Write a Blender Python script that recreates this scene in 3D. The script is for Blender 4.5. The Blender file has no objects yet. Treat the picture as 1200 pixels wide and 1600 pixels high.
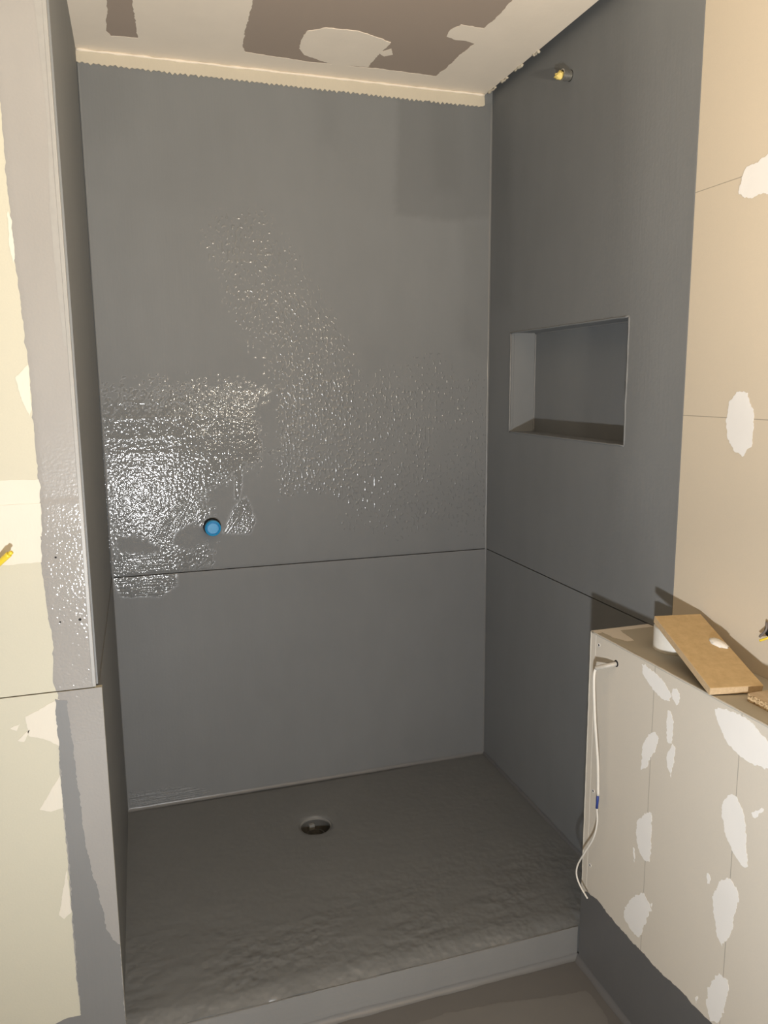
import bpy, bmesh, math, random
import numpy as np
from mathutils import Vector, Matrix, noise
from mathutils.geometry import delaunay_2d_cdt

# ------------------------------------------------------------------ camera, world, lights, exposure
random.seed(7)
rng = np.random.default_rng(7)
scene = bpy.context.scene
col = scene.collection

CAM = (0.10664, -2.52038, 1.39565)
YAW, PITCH, ROLL, FPX = 0.30615, 0.16496, -0.00848, 1207.05
_f = Vector((math.sin(YAW) * math.cos(PITCH), math.cos(YAW) * math.cos(PITCH), -math.sin(PITCH)))
_r0 = Vector((math.cos(YAW), -math.sin(YAW), 0.0))
_u0 = _r0.cross(_f)
CR = math.cos(ROLL) * _r0 + math.sin(ROLL) * _u0
CU = -math.sin(ROLL) * _r0 + math.cos(ROLL) * _u0
CF = _f
cam_data = bpy.data.cameras.new('camera')
cam_data.sensor_fit = 'VERTICAL'
cam_data.sensor_height = 32.0
cam_data.sensor_width = 24.0
cam_data.lens = 32.0 * FPX / 1600.0
cam_data.clip_start = 0.02
cam = bpy.data.objects.new('camera', cam_data)
M = Matrix((CR, CU, -CF)).transposed().to_4x4()
M.translation = Vector(CAM)
cam.matrix_world = M
col.objects.link(cam)
scene.camera = cam

world = bpy.data.worlds.new('world')
scene.world = world
world.use_nodes = True
world.node_tree.nodes['Background'].inputs['Color'].default_value = (0.9, 0.8, 0.65, 1)
world.node_tree.nodes['Background'].inputs['Strength'].default_value = 0.0


def lamp(name, loc, aim, power, color, size):
    d = bpy.data.lights.new(name, 'AREA')
    d.shape = 'DISK'
    d.size = size
    d.energy = power
    d.color = color
    o = bpy.data.objects.new(name, d)
    o.location = loc
    o.rotation_euler = Vector(aim).to_track_quat('-Z', 'Y').to_euler()
    col.objects.link(o)
    return o


# low LED work light standing below the photographer, and a warm flood lamp beside him turned up to the ceiling
lamp('work_light', (0.115, -2.52, 0.70), (0.12, 0.80, 0.48), 28.0, (0.97, 0.985, 1.0), 0.07)
lamp('warm_flood', (0.80, -2.60, 1.38), (-0.06, 0.22, 0.97), 55.0, (1.0, 0.872, 0.69), 0.12)

scene.view_settings.view_transform = 'Standard'
scene.view_settings.look = 'None'
scene.view_settings.gamma = 1.0
scene.view_settings.use_curve_mapping = False
scene.view_settings.exposure = 0.0

# ------------------------------------------------------------------ dimensions (metres)
W = 1.294          # shower width
SEAM = 0.797       # board joint height
CZ = 2.338         # ceiling underside
YF = -0.935        # front of the shower
XB = 1.13          # face of the low wall
YB = -0.948        # shower end of the low wall
BT = 0.798         # top of the low wall
FZ = -0.10         # bathroom floor
YW = -1.033        # end of the grey coat on the right wall
NY0, NY1, NZ0, NZ1, NX = -0.167, -0.814, 1.232, 1.556, 1.385
YR = -3.5          # room end behind the photographer
XL = -1.5


# ------------------------------------------------------------------ helpers
def on_plane(px, py, axis, val):
    """where a point of the photograph lies on an axis-aligned surface of the room"""
    d = (px - 600) * CR - (py - 800) * CU + FPX * CF
    k = (val - CAM[axis]) / d[axis]
    return Vector(CAM) + k * d


PLANES = {  # axis, value, outward normal
    'back': (1, 0.0, Vector((0, -1, 0))),
    'right': (0, W, Vector((-1, 0, 0))),
    'low': (0, XB, Vector((-1, 0, 0))),
    'lowtop': (2, BT, Vector((0, 0, 1))),
    'leftface': (1, YF, Vector((0, -1, 0))),
    'ceil': (2, CZ, Vector((0, 0, -1))),
    'floor': (2, FZ, Vector((0, 0, 1))),
    'tray': (2, 0.0, Vector((0, 0, 1))),
}


def link(name, me, mat, parent=None):
    o = bpy.data.objects.new(name, me)
    if mat is not None and not me.materials:
        me.materials.append(mat)
    col.objects.link(o)
    if parent is not None:
        o.parent = parent
    return o


def tag(o, label=None, cat=None, group=None, kind=None):
    if label: o['label'] = label
    if cat: o['category'] = cat
    if group: o['group'] = group
    if kind: o['kind'] = kind
    return o


def empty(name, loc):
    o = bpy.data.objects.new(name, None)
    o.location = loc
    o.empty_display_size = 0.05
    col.objects.link(o)
    return o


def bm_obj(name, bm, mat, parent=None, smooth=False):
    bmesh.ops.recalc_face_normals(bm, faces=bm.faces[:])
    me = bpy.data.meshes.new(name)
    bm.to_mesh(me)
    bm.free()
    if smooth:
        for p in me.polygons: p.use_smooth = True
    return link(name, me, mat, parent)


def add_box(bm, lo, hi, bevel=0.0):
    vs = [bm.verts.new((x, y, z)) for x in (lo[0], hi[0]) for y in (lo[1], hi[1]) for z in (lo[2], hi[2])]
    fs = [(0, 1, 3, 2), (4, 6, 7, 5), (0, 4, 5, 1), (2, 3, 7, 6), (0, 2, 6, 4), (1, 5, 7, 3)]
    faces = [bm.faces.new([vs[i] for i in f]) for f in fs]
    if bevel > 0:
        es = list({e for f in faces for e in f.edges})
        bmesh.ops.bevel(bm, geom=es, offset=bevel, segments=2, affect='EDGES', profile=0.5)
    return vs


def box(name, lo, hi, mat, parent=None, bevel=0.0):
    bm = bmesh.new()
    add_box(bm, lo, hi, bevel)
    return bm_obj(name, bm, mat, parent)


def tube_bm(bm, pts, radii, seg=12, caps=True):
    pts = [Vector(p) for p in pts]
    if not hasattr(radii, '__len__'): radii = [radii] * len(pts)
    rings = []
    prev = None
    for i, p in enumerate(pts):
        a = pts[max(i - 1, 0)]; b = pts[min(i + 1, len(pts) - 1)]
        t = (b - a).normalized()
        if prev is None:
            ref = Vector((0, 0, 1)) if abs(t.z) < 0.9 else Vector((1, 0, 0))
            n = t.cross(ref).normalized()
        else:
            n = (prev - t * prev.dot(t)).normalized()
        prev = n
        bnm = t.cross(n)
        rings.append([bm.verts.new(p + radii[i] * (math.cos(2 * math.pi * k / seg) * n + math.sin(2 * math.pi * k / seg) * bnm)) for k in range(seg)])
    for r0, r1 in zip(rings, rings[1:]):
        for k in range(seg):
            bm.faces.new((r0[k], r0[(k + 1) % seg], r1[(k + 1) % seg], r1[k]))
    if caps:
        bm.faces.new(rings[0][::-1]); bm.faces.new(rings[-1])


def catmull(pts, n=8):
    pts = [Vector(p) for p in pts]
    out = []
    P = [pts[0]] + pts + [pts[-1]]
    for i in range(1, len(P) - 2):
        for k in range(n):
            t = k / n
            a, b, c, d = P[i - 1], P[i], P[i + 1], P[i + 2]
            out.append(0.5 * ((2 * b) + (c - a) * t + (2 * a - 5 * b + 4 * c - d) * t * t + (3 * b - a - 3 * c + d) * t ** 3))
    out.append(pts[-1])
    return out


def tube(name, pts, r, mat, parent=None, seg=12):
    bm = bmesh.new()
    tube_bm(bm, pts, r, seg)
    return bm_obj(name, bm, mat, parent, smooth=True)


def lathe(name, prof, mat, parent=None, seg=40, frame=None):
    """prof: (radius, height) list, closed at the ends on the axis; frame: matrix"""
    bm = bmesh.new()
    rings = []
    for r, h in prof:
        if r < 1e-6:
            rings.append([bm.verts.new((0, 0, h))])
        else:
            rings.append([bm.verts.new((r * math.cos(2 * math.pi * k / seg), r * math.sin(2 * math.pi * k / seg), h)) for k in range(seg)])
    for a, b in zip(rings, rings[1:]):
        for k in range(seg):
            va = [a[k % len(a)], a[(k + 1) % len(a)]] if len(a) > 1 else [a[0]]
            vb = [b[(k + 1) % len(b)], b[k % len(b)]] if len(b) > 1 else [b[0]]
            if len(va) + len(vb) >= 3: bm.faces.new(va + vb)
    if frame is not None: bm.transform(frame)
    o = bm_obj(name, bm, mat, parent, smooth=True)
    m = o.modifiers.new('split', 'EDGE_SPLIT'); m.split_angle = math.radians(35)
    return o


def fbm(x, y, s, seed=0.0):
    return noise.fractal(Vector((x * s + seed, y * s - seed, seed * 0.37)), 1.0, 2.0, 4, noise_basis='PERLIN_ORIGINAL')


def ragged(poly, step, jag, seed, saw=0.0, fixed=()):
    """subdivide a closed outline (list of 2-tuples) and roughen it; sides in fixed stay straight"""
    out = []
    n = len(poly)
    for i in range(n):
        a = Vector(poly[i]); b = Vector(poly[(i + 1) % n])
        L = (b - a).length
        m = max(1, int(L / step))
        if i in fixed:
            out.append(a); continue
        nrm = Vector((-(b - a).y, (b - a).x)).normalized() if L > 1e-9 else Vector((0, 0))
        for k in range(m):
            p = a.lerp(b, k / m)
            d = 0.0 if (k == 0 and (i - 1) % n in fixed) else jag * (0.9 * noise.noise(Vector((p.x * 40 + seed, p.y * 40, seed))) + 0.9 * noise.noise(Vector((p.x * 170, p.y * 170 + seed, seed))))
            if saw and k % 2: d += saw * (0.5 + random.random())
            out.append(p + nrm * d)
    return out


def film(name, plane, poly, thick, mat, parent, step=0.006, jag=0.002, fixed=(), rim=0.0, saw=0.0, px=True, seed=None):
    """a coat or dab lying on a surface: ragged outline, real thickness, optional sloping rim"""
    axis, val, nrm = PLANES[plane]
    ax = [i for i in range(3) if i != axis]
    if px:
        poly = [(lambda q: (q[ax[0]], q[ax[1]]))(on_plane(p[0], p[1], axis, val)) for p in poly]
    seed = rng.uniform(0, 50) if seed is None else seed
    pts = ragged(poly, step, jag, seed, saw, fixed)
    bm = bmesh.new()

    def mk(p, h):
        v = [0, 0, 0]
        v[axis] = val; v[ax[0]] = p.x; v[ax[1]] = p.y
        return bm.verts.new(Vector(v) + nrm * h)
    base = [mk(p, 0.0) for p in pts]
    if rim > 0:
        cx = sum((p for p in pts), Vector((0, 0))) / len(pts)
        top = [mk(p, thick * 0.12) for p in pts]
        inn = [mk(cx + (p - cx) * (1 - rim), thick * (0.8 + 0.2 * random.random())) for p in pts]
        inn2 = [mk(cx + (p - cx) * (1 - rim) * 0.5, thick * (1.0 + 0.15 * random.random())) for p in pts]
        rings = [base, top, inn, inn2]
        c = mk(cx, thick * 1.05)
        for k in range(len(pts)): bm.faces.new((inn2[k], inn2[(k + 1) % len(pts)], c))
    else:
        top = [mk(p, thick) for p in pts]
        rings = [base, top]
        n0 = len(pts)
        cv, ce, cf, ov, oe, of = delaunay_2d_cdt([Vector(p) for p in pts], [(k, (k + 1) % n0) for k in range(n0)], [], 1, 1e-6)
        src = [top[o[0]] if o else mk(cv[k], thick) for k, o in enumerate(ov)]
        for f in cf:
            vv = list(dict.fromkeys(src[k] for k in f))
            if len(vv) >= 3:
                try: bm.faces.new(vv)
                except ValueError: pass
    for r0, r1 in zip(rings, rings[1:]):
        for k in range(len(pts)):
            bm.faces.new((r0[k], r0[(k + 1) % len(pts)], r1[(k + 1) % len(pts)], r1[k]))
    return bm_obj(name, bm, mat, parent, smooth=rim > 0)


# ---- polygon masks for sheen and tone of a coat, painted shade included (numpy)
def sdist(P, poly):
    """signed distance (positive inside) of Nx2 points to a polygon"""
    poly = np.array(poly, float)
    x, y = P[:, 0], P[:, 1]
    inside = np.zeros(len(P), bool)
    d2 = np.full(len(P), 1e9)
    for (x0, y0), (x1, y1) in zip(poly, np.roll(poly, -1, 0)):
        c = ((y0 > y) != (y1 > y)) & (x < (x1 - x0) * (y - y0) / (y1 - y0 + 1e-12) + x0)
        inside ^= c
        ex, ey = x1 - x0, y1 - y0
        t = np.clip(((x - x0) * ex + (y - y0) * ey) / (ex * ex + ey * ey + 1e-12), 0, 1)
        d2 = np.minimum(d2, (x - x0 - t * ex) ** 2 + (y - y0 - t * ey) ** 2)
    d = np.sqrt(d2)
    return np.where(inside, d, -d)


def wob(P, s, a, seed=0):
    return a * np.array([noise.noise(Vector((p[0] * s + seed, p[1] * s, seed))) for p in P])


def smask(P, poly, soft, jag=0.0, seed=0):
    d = sdist(P, poly)
    if jag: d = d + wob(P, 45, jag, seed) + wob(P, 110, jag * 0.6, seed + 3)
    return np.clip(d / soft * 0.5 + 0.5, 0, 1)


def px_poly(poly, plane):
    axis, val, _ = PLANES[plane]
    ax = [i for i in range(3) if i != axis]
    return [(lambda q: (q[ax[0]], q[ax[1]]))(on_plane(p[0], p[1], axis, val)) for p in poly]


def sheet(name, plane, us, vs, thick, mat, parent, hole=None, gloss=None, tone=None, disp=None, val=None, smooth=True, extra=()):
    """a board: grid on a room plane with a real thickness behind it, optional rectangular hole (u0,u1,v0,v1)"""
    axis, pv, nrm = PLANES[plane]
    if val is not None: pv = val
    ax = [i for i in range(3) if i != axis]
    us = np.array(us); vs = np.array(vs)
    U, V = np.meshgrid(us, vs, indexing='ij')
    P = np.stack([U.ravel(), V.ravel()], 1)
    h = disp(P) if disp is not None else np.zeros(len(P))
    nu, nv = len(us), len(vs)
    n3 = np.array(nrm)
    co = np.zeros((len(P), 3)); co[:, ax[0]] = P[:, 0]; co[:, ax[1]] = P[:, 1]; co[:, axis] = pv
    front = co + n3 * h[:, None]
    back = co - n3 * thick
    keep = np.ones((nu - 1, nv - 1), bool)
    if hole:
        uc = (us[:-1] + us[1:]) / 2; vc = (vs[:-1] + vs[1:]) / 2
        keep &= ~(((uc > hole[0]) & (uc < hole[1]))[:, None] & ((vc > hole[2]) & (vc < hole[3]))[None, :])
    idx = lambda i, j: i * nv + j
    N = len(P)
    faces = []
    for i in range(nu - 1):
        for j in range(nv - 1):
            if not keep[i, j]: continue
            faces.append((idx(i, j), idx(i + 1, j), idx(i + 1, j + 1), idx(i, j + 1)))
            for (di, dj, a, b) in ((0, -1, (i, j), (i + 1, j)), (1, 0, (i + 1, j), (i + 1, j + 1)), (0, 1, (i + 1, j + 1), (i, j + 1)), (-1, 0, (i, j + 1), (i, j))):
                ii, jj = i + di, j + dj
                if ii < 0 or jj < 0 or ii >= nu - 1 or jj >= nv - 1 or not keep[ii, jj]:
                    A, B = idx(*a), idx(*b)
                    faces.append((A, A + N, B + N, B))
    me = bpy.data.meshes.new(name)
    me.from_pydata(np.concatenate([front, back]).tolist(), [], faces)
    for nm, fn in (('gloss', gloss), ('tone', tone)) + tuple(extra):
        at = me.attributes.new(nm, 'FLOAT', 'POINT')
        v = fn(P) if fn is not None else np.zeros(len(P))
        at.data.foreach_set('value', np.concatenate([v, v]).astype(np.float32))
    bm = bmesh.new(); bm.from_mesh(me)
    loose = [v for v in bm.verts if not v.link_faces]
    bmesh.ops.delete(bm, geom=loose, context='VERTS')
    bmesh.ops.recalc_face_normals(bm, faces=bm.faces[:])
    bm.to_mesh(me); bm.free()
    # make sure the visible side looks outwards
    s = sum(p.area * (p.normal.dot(nrm)) for p in me.polygons if abs(p.normal.dot(nrm)) > 0.5)
    if s < 0: me.flip_normals()
    o = link(name, me, mat, parent)
    if smooth:
        for p in me.polygons: p.use_smooth = True
        m = o.modifiers.new('split', 'EDGE_SPLIT'); m.split_angle = math.radians(50)
    return o


def rng_steps(a, b, step, extra=()):
    n = max(1, int(round(abs(b - a) / step)))
    v = set(np.round(np.linspace(min(a, b), max(a, b), n + 1), 5).tolist())
    for e in extra:
        v = {q for q in v if abs(q - e) > step * 0.3 or q in (min(a, b), max(a, b))}
        v.add(round(e, 5))
    return sorted(v)


# ------------------------------------------------------------------ materials
def new_mat(name):
    m = bpy.data.materials.new(name)
    m.use_nodes = True
    nt = m.node_tree
    b = nt.nodes['Principled BSDF']
    return m, nt, b


def N(nt, t, **kw):
    n = nt.nodes.new(t)
    for k, v in kw.items(): setattr(n, k, v)
    return n


def math_node(nt, op, a, b=None, c=None, clamp=False):
    n = N(nt, 'ShaderNodeMath', operation=op, use_clamp=clamp)
    for i, v in enumerate((a, b, c)):
        if v is None: continue
        if isinstance(v, (int, float)): n.inputs[i].default_value = v
        else: nt.links.new(v, n.inputs[i])
    return n.outputs[0]


def tex_noise(nt, scale, detail=3, vec=None, rough=0.5, stretch=None, rot=None):
    tc = N(nt, 'ShaderNodeTexCoord')
    v = tc.outputs['Object']
    if stretch or rot:
        mp = N(nt, 'ShaderNodeMapping')
        if stretch: mp.inputs['Scale'].default_value = stretch
        if rot: mp.inputs['Rotation'].default_value = rot
        nt.links.new(v, mp.inputs['Vector']); v = mp.outputs['Vector']
    n = N(nt, 'ShaderNodeTexNoise')
    n.inputs['Scale'].default_value = scale
    n.inputs['Detail'].default_value = detail
    n.inputs['Roughness'].default_value = rough
    nt.links.new(v, n.inputs['Vector'])
    return n.outputs['Fac']


def ramp(nt, fac, stops):
    r = N(nt, 'ShaderNodeValToRGB')
    r.color_ramp.elements.remove(r.color_ramp.elements[1])
    for i, (p, c) in enumerate(stops):
        e = r.color_ramp.elements[0] if i == 0 else r.color_ramp.elements.new(p)
        e.position = p
        e.color = (c[0], c[1], c[2], 1)
    nt.links.new(fac, r.inputs['Fac'])
    return r.outputs['Color']


def mix(nt, fac, a, b):
    m = N(nt, 'ShaderNodeMix', data_type='RGBA')
    for s, v in ((0, fac), (6, a), (7, b)):
        if isinstance(v, (int, float)): m.inputs[s].default_value = v
        elif isinstance(v, tuple): m.inputs[s].default_value = (*v, 1)
        else: nt.links.new(v, m.inputs[s])
    return m.outputs[2]


def bump(nt, bsdf, height, strength, dist):
    b = N(nt, 'ShaderNodeBump')
    b.inputs['Distance'].default_value = dist
    if isinstance(strength, (int, float)): b.inputs['Strength'].default_value = strength
    else: nt.links.new(strength, b.inputs['Strength'])
    nt.links.new(height, b.inputs['Height'])
    nt.links.new(b.outputs['Normal'], bsdf.inputs['Normal'])
    return b


def membrane(name, c, satin=0.66, wet=0.065, vert=(1, 1, 0.06), attrs=True, stip=1.0, stroke=0.2, patch=0.10, depth=0.0014, freq=118, sfreq=130, brushed=False):
    """brushed liquid waterproofing coat: satin where it has sunk in, glossy and stippled where it lies thick"""
    m, nt, b = new_mat(name)
    big = tex_noise(nt, 2.2, 4)
    mid = tex_noise(nt, 14, 3, stretch=(1, 1, 0.35))
    tonev = math_node(nt, 'ADD', math_node(nt, 'MULTIPLY', big, patch * 2), math_node(nt, 'MULTIPLY', mid, patch))
    k = math_node(nt, 'ADD', tonev, 1.0 - patch * 1.5)
    if attrs:
        ag = N(nt, 'ShaderNodeAttribute', attribute_name='gloss').outputs['Fac']
        at = N(nt, 'ShaderNodeAttribute', attribute_name='tone').outputs['Fac']
        k = math_node(nt, 'MULTIPLY', k, math_node(nt, 'ADD', at, 1.0))
    else:
        ag = None
    hs = N(nt, 'ShaderNodeVectorMath', operation='SCALE')
    hs.inputs[0].default_value = c
    nt.links.new(k, hs.inputs['Scale'])
    nt.links.new(hs.outputs[0], b.inputs['Base Color'])
    strokes = tex_noise(nt, sfreq, 2, stretch=vert)
    stipple = tex_noise(nt, freq, 1.0, rough=0.45)
    fine = tex_noise(nt, 330, 1.5)
    if attrs:
        rr = N(nt, 'ShaderNodeMapRange')
        rr.inputs['From Max'].default_value = 0.6
        rr.inputs['To Min'].default_value = satin
        rr.inputs['To Max'].default_value = wet
        nt.links.new(ag, rr.inputs['Value'])
        nt.links.new(rr.outputs[0], b.inputs['Roughness'])
        g2 = math_node(nt, 'ADD', math_node(nt, 'MULTIPLY', math_node(nt, 'MULTIPLY', ag, 2.5, clamp=True), 0.75 * stip), 0.08)
        h = math_node(nt, 'ADD', math_node(nt, 'MULTIPLY', math_node(nt, 'SUBTRACT', stipple, 0.5), g2), math_node(nt, 'MULTIPLY', strokes, stroke))
        if brushed:     # visible brush and roller marks, where the coat was dragged
            for nm, st, rot, amp in (('brush_h', (0.05, 1, 1), None, 1.3), ('brush_v', (1, 1, 0.16), None, 1.3), ('brush_d', (1, 1, 0.06), (0, math.radians(-35), 0), 1.3)):
                a = N(nt, 'ShaderNodeAttribute', attribute_name=nm).outputs['Fac']
                if rot:
                    tc = N(nt, 'ShaderNodeTexCoord'); m1 = N(nt, 'ShaderNodeMapping'); m1.inputs['Rotation'].default_value = rot
                    m2 = N(nt, 'ShaderNodeMapping'); m2.inputs['Scale'].default_value = st
                    nz = N(nt, 'ShaderNodeTexNoise'); nz.inputs['Scale'].default_value = 190; nz.inputs['Detail'].default_value = 1
                    nt.links.new(tc.outputs['Object'], m1.inputs['Vector']); nt.links.new(m1.outputs[0], m2.inputs['Vector']); nt.links.new(m2.outputs[0], nz.inputs['Vector'])
                    w = nz.outputs['Fac']
                else:
                    w = tex_noise(nt, 190 if nm == 'brush_h' else 105, 1, stretch=st)
                h = math_node(nt, 'ADD', h, math_node(nt, 'MULTIPLY', math_node(nt, 'MULTIPLY', a, amp), math_node(nt, 'SUBTRACT', w, 0.5)))
            # isolated glossy droplets thrown by the roller; attribute = how densely they lie
            dens = N(nt, 'ShaderNodeAttribute', attribute_name='drops').outputs['Fac']
            nv = tex_noise(nt, 120, 0.0, stretch=(1, 1, 0.65))
            dm = N(nt, 'ShaderNodeMapRange', interpolation_type='SMOOTHSTEP')
            dm.inputs['From Min'].default_value = 0.60
            dm.inputs['From Max'].default_value = 0.95
            nt.links.new(math_node(nt, 'ADD', nv, math_node(nt, 'MULTIPLY', dens, 0.13)), dm.inputs['Value'])
            dmv = math_node(nt, 'MULTIPLY', dm.outputs[0], math_node(nt, 'MULTIPLY', dens, 5.0, clamp=True))
            h = math_node(nt, 'ADD', h, math_node(nt, 'MULTIPLY', dmv, 0.7))
            nt.links.new(math_node(nt, 'MAXIMUM', ag, math_node(nt, 'MULTIPLY', math_node(nt, 'MULTIPLY', dmv, 6.0, clamp=True), 0.50)), rr.inputs['Value'])
    else:
        b.inputs['Roughness'].default_value = satin
        h = math_node(nt, 'ADD', math_node(nt, 'MULTIPLY', stipple, stip * 0.3), math_node(nt, 'MULTIPLY', strokes, stroke))
    h = math_node(nt, 'ADD', h, math_node(nt, 'MULTIPLY', fine, 0.04))
    bump(nt, b, h, 1.0, depth)
    b.inputs['Specular IOR Level'].default_value = 0.45
    return m


def paper_board(name, c, lines=None, var=0.06, rough=0.85):
    """plasterboard paper face; lines = (axis, positions): thin printed guide lines"""
    m, nt, b = new_mat(name)
    v = math_node(nt, 'ADD', math_node(nt, 'MULTIPLY', tex_noise(nt, 1.7, 4), var * 2), 1 - var)
    f = math_node(nt, 'ADD', math_node(nt, 'MULTIPLY', tex_noise(nt, 420, 2), 0.05), -0.025)
    k = math_node(nt, 'ADD', v, f)
    if lines:
        tc = N(nt, 'ShaderNodeTexCoord')
        sp = N(nt, 'ShaderNodeSeparateXYZ')
        nt.links.new(tc.outputs['Object'], sp.inputs[0])
        for p in lines[1]:
            d = math_node(nt, 'ABSOLUTE', math_node(nt, 'SUBTRACT', sp.outputs[lines[0]], p))
            on = math_node(nt, 'LESS_THAN', d, 0.0009)
            k = math_node(nt, 'MULTIPLY', k, math_node(nt, 'SUBTRACT', 1.0, math_node(nt, 'MULTIPLY', on, 0.4)))
    hs = N(nt, 'ShaderNodeVectorMath', operation='SCALE')
    hs.inputs[0].default_value = c
    nt.links.new(k, hs.inputs['Scale'])
    nt.links.new(hs.outputs[0], b.inputs['Base Color'])
    b.inputs['Roughness'].default_value = rough
    b.inputs['Specular IOR Level'].default_value = 0.2
    bump(nt, b, tex_noise(nt, 300, 2), 0.15, 0.001)
    return m


def plaster(name, c, bumpk=0.5, var=0.05):
    m, nt, b = new_mat(name)
    v = math_node(nt, 'ADD', math_node(nt, 'MULTIPLY', tex_noise(nt, 9, 4), var * 2), 1 - var)
    hs = N(nt, 'ShaderNodeVectorMath', operation='SCALE')
    hs.inputs[0].default_value = c
    nt.links.new(v, hs.inputs['Scale'])
    nt.links.new(hs.outputs[0], b.inputs['Base Color'])
    b.inputs['Roughness'].default_value = 0.8
    b.inputs['Specular IOR Level'].default_value = 0.25
    bump(nt, b, tex_noise(nt, 60, 4, stretch=(1, 1, 0.4)), bumpk, 0.002)
    return m


def plain(name, c, rough=0.5, metal=0.0, coat=0.0, bumps=None):
    m, nt, b = new_mat(name)
    v = math_node(nt, 'ADD', math_node(nt, 'MULTIPLY', tex_noise(nt, 60, 3), 0.16), 0.92)
    hs = N(nt, 'ShaderNodeVectorMath', operation='SCALE')
    hs.inputs[0].default_value = c
    nt.links.new(v, hs.inputs['Scale'])
    nt.links.new(hs.outputs[0], b.inputs['Base Color'])
    b.inputs['Roughness'].default_value = rough
    b.inputs['Metallic'].default_value = metal
    b.inputs['Coat Weight'].default_value = coat
    if bumps: bump(nt, b, tex_noise(nt, bumps[0], 3), bumps[1], 0.002)
    return m


GREY = (0.196, 0.205, 0.210)
M_GREY = membrane('grey_membrane', GREY, brushed=True, stroke=0.16)
M_GREY_SIDE = membrane('grey_membrane_side', GREY, stip=0.5, stroke=0.18)
M_TRAY = membrane('grey_membrane_floor', (0.165, 0.171, 0.170), satin=0.40, vert=(0.25, 1, 1), attrs=True, wet=0.24, stip=2.0, stroke=0.14, depth=0.0042, freq=42, sfreq=46)
M_FLOOR = membrane('grey_membrane_room_floor', (0.135, 0.131, 0.124), satin=0.5, attrs=False, stip=0.2, stroke=0.1)
M_FLOOR_DRY = membrane('dried_grey_coat', (0.165, 0.161, 0.152), satin=0.6, attrs=False, stip=0.15, stroke=0.1)
M_RISER = membrane('grey_membrane_riser', (0.245, 0.248, 0.245), satin=0.45, vert=(0.06, 1, 1), attrs=False, stip=0.4, stroke=0.3)
M_SKIRT = membrane('grey_membrane_skirting', (0.13, 0.132, 0.135), satin=0.45, vert=(1, 0.06, 1), attrs=False, stip=0.25, stroke=0.2)
M_FILLET = membrane('grey_membrane_fillet', (0.19, 0.193, 0.193), satin=0.28, attrs=False, stip=0.5, stroke=0.2)
M_LEFT = membrane('pale_grey_coat', (0.33, 0.325, 0.315), satin=0.36, attrs=True, stip=1.0, stroke=0.12, depth=0.0009, freq=190)
M_LEFT_DARK = membrane('second_grey_coat', (0.205, 0.21, 0.212), satin=0.5, attrs=False, stip=0.25, stroke=0.15)
M_BEIGE_L = paper_board('cream_plasterboard', (0.555, 0.54, 0.445))
M_BEIGE_R = paper_board('beige_plasterboard', (0.68, 0.60, 0.475), (2, (1.318, 1.80)))
M_LOW = paper_board('grey_beige_plasterboard', (0.68, 0.638, 0.56), (1, (-1.195, -1.446, -1.70)))
M_LOWTOP = paper_board('darker_plasterboard_top', (0.42, 0.39, 0.32), var=0.15)  # darker and more mottled than the face board
M_CEIL = paper_board('mauve_plasterboard', (0.38, 0.315, 0.265))
M_ROOM = paper_board('room_plaster', (0.62, 0.57, 0.47))
M_COMPOUND = plaster('joint_compound', (0.86, 0.78, 0.67), 0.2)
M_COMPOUND_EDGE = plaster('joint_compound_edge', (0.58, 0.53, 0.43), 0.6)
M_FILLER = plaster('white_filler', (0.90, 0.895, 0.875), 0.15)
M_FILLER_L = plaster('cream_filler', (0.68, 0.65, 0.57), 0.4)
M_BEAD = plain('corner_bead', (0.55, 0.53, 0.47), 0.5)
M_BEAD_GREY = plain('corner_bead_grey', (0.34, 0.34, 0.33), 0.4)
M_DARK = plain('dark_void', (0.012, 0.012, 0.012), 0.8)
M_STEEL = plain('screw_steel', (0.25, 0.24, 0.22), 0.4, 0.8)
M_CONC = plain('bare_mortar', (0.12, 0.11, 0.10), 0.9)

# ------------------------------------------------------------------ the setting: back wall
wall_back = tag(box('wall_back', (-0.12, 0.012, FZ - 0.05), (W + 0.2, 0.10, 2.47), M_CONC), kind='structure')

G = lambda pts: px_poly(pts, 'back')
WET1 = G([(152, 590), (250, 580), (335, 575), (420, 600), (468, 645), (450, 690), (405, 716), (360, 745), (328, 758), (306, 776), (330, 800), (312, 818), (290, 812), (272, 830), (272, 856), (300, 862), (326, 856), (330, 880), (300, 888), (176, 899)])
MATTE = [G([(176, 834), (240, 838), (256, 862), (235, 872), (184, 866)]),
         G([(272, 824), (296, 812), (316, 826), (326, 846), (300, 858), (276, 852)]),
         G([(395, 640), (430, 600), (470, 640), (440, 700), (410, 712)])]
STROKE_L = G([(235, 845), (250, 815), (275, 790), (300, 785), (318, 805), (300, 815), (275, 830), (262, 858)])
STROKE2 = G([(350, 832), (366, 792), (384, 776), (394, 800), (398, 815), (390, 833)])
DAB = G([(367, 780), (368, 726), (376, 726), (378, 760), (373, 780)])
STREAK = G([(372, 480), (345, 420), (330, 380), (325, 350), (400, 330), (440, 380), (470, 432), (500, 480), (540, 540), (556, 604), (480, 640), (430, 590), (392, 520)])
WET2 = G([(437, 778), (438, 700), (432, 600), (470, 560), (556, 604), (570, 680), (560, 800), (524, 772), (480, 765)])
WET3 = G([(556, 604), (640, 576), (690, 564), (700, 640), (690, 700), (690, 812), (612, 826), (545, 816), (550, 700)])
WET5 = G([(690, 600), (760, 590), (758, 830), (690, 820)])
WET4 = G([(178, 908), (178, 880), (240, 870), (275, 880), (275, 915), (250, 932), (190, 932)])
ROLLED = G([(150, 330), (330, 350), (345, 430), (395, 540), (330, 575), (152, 580)])


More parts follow.
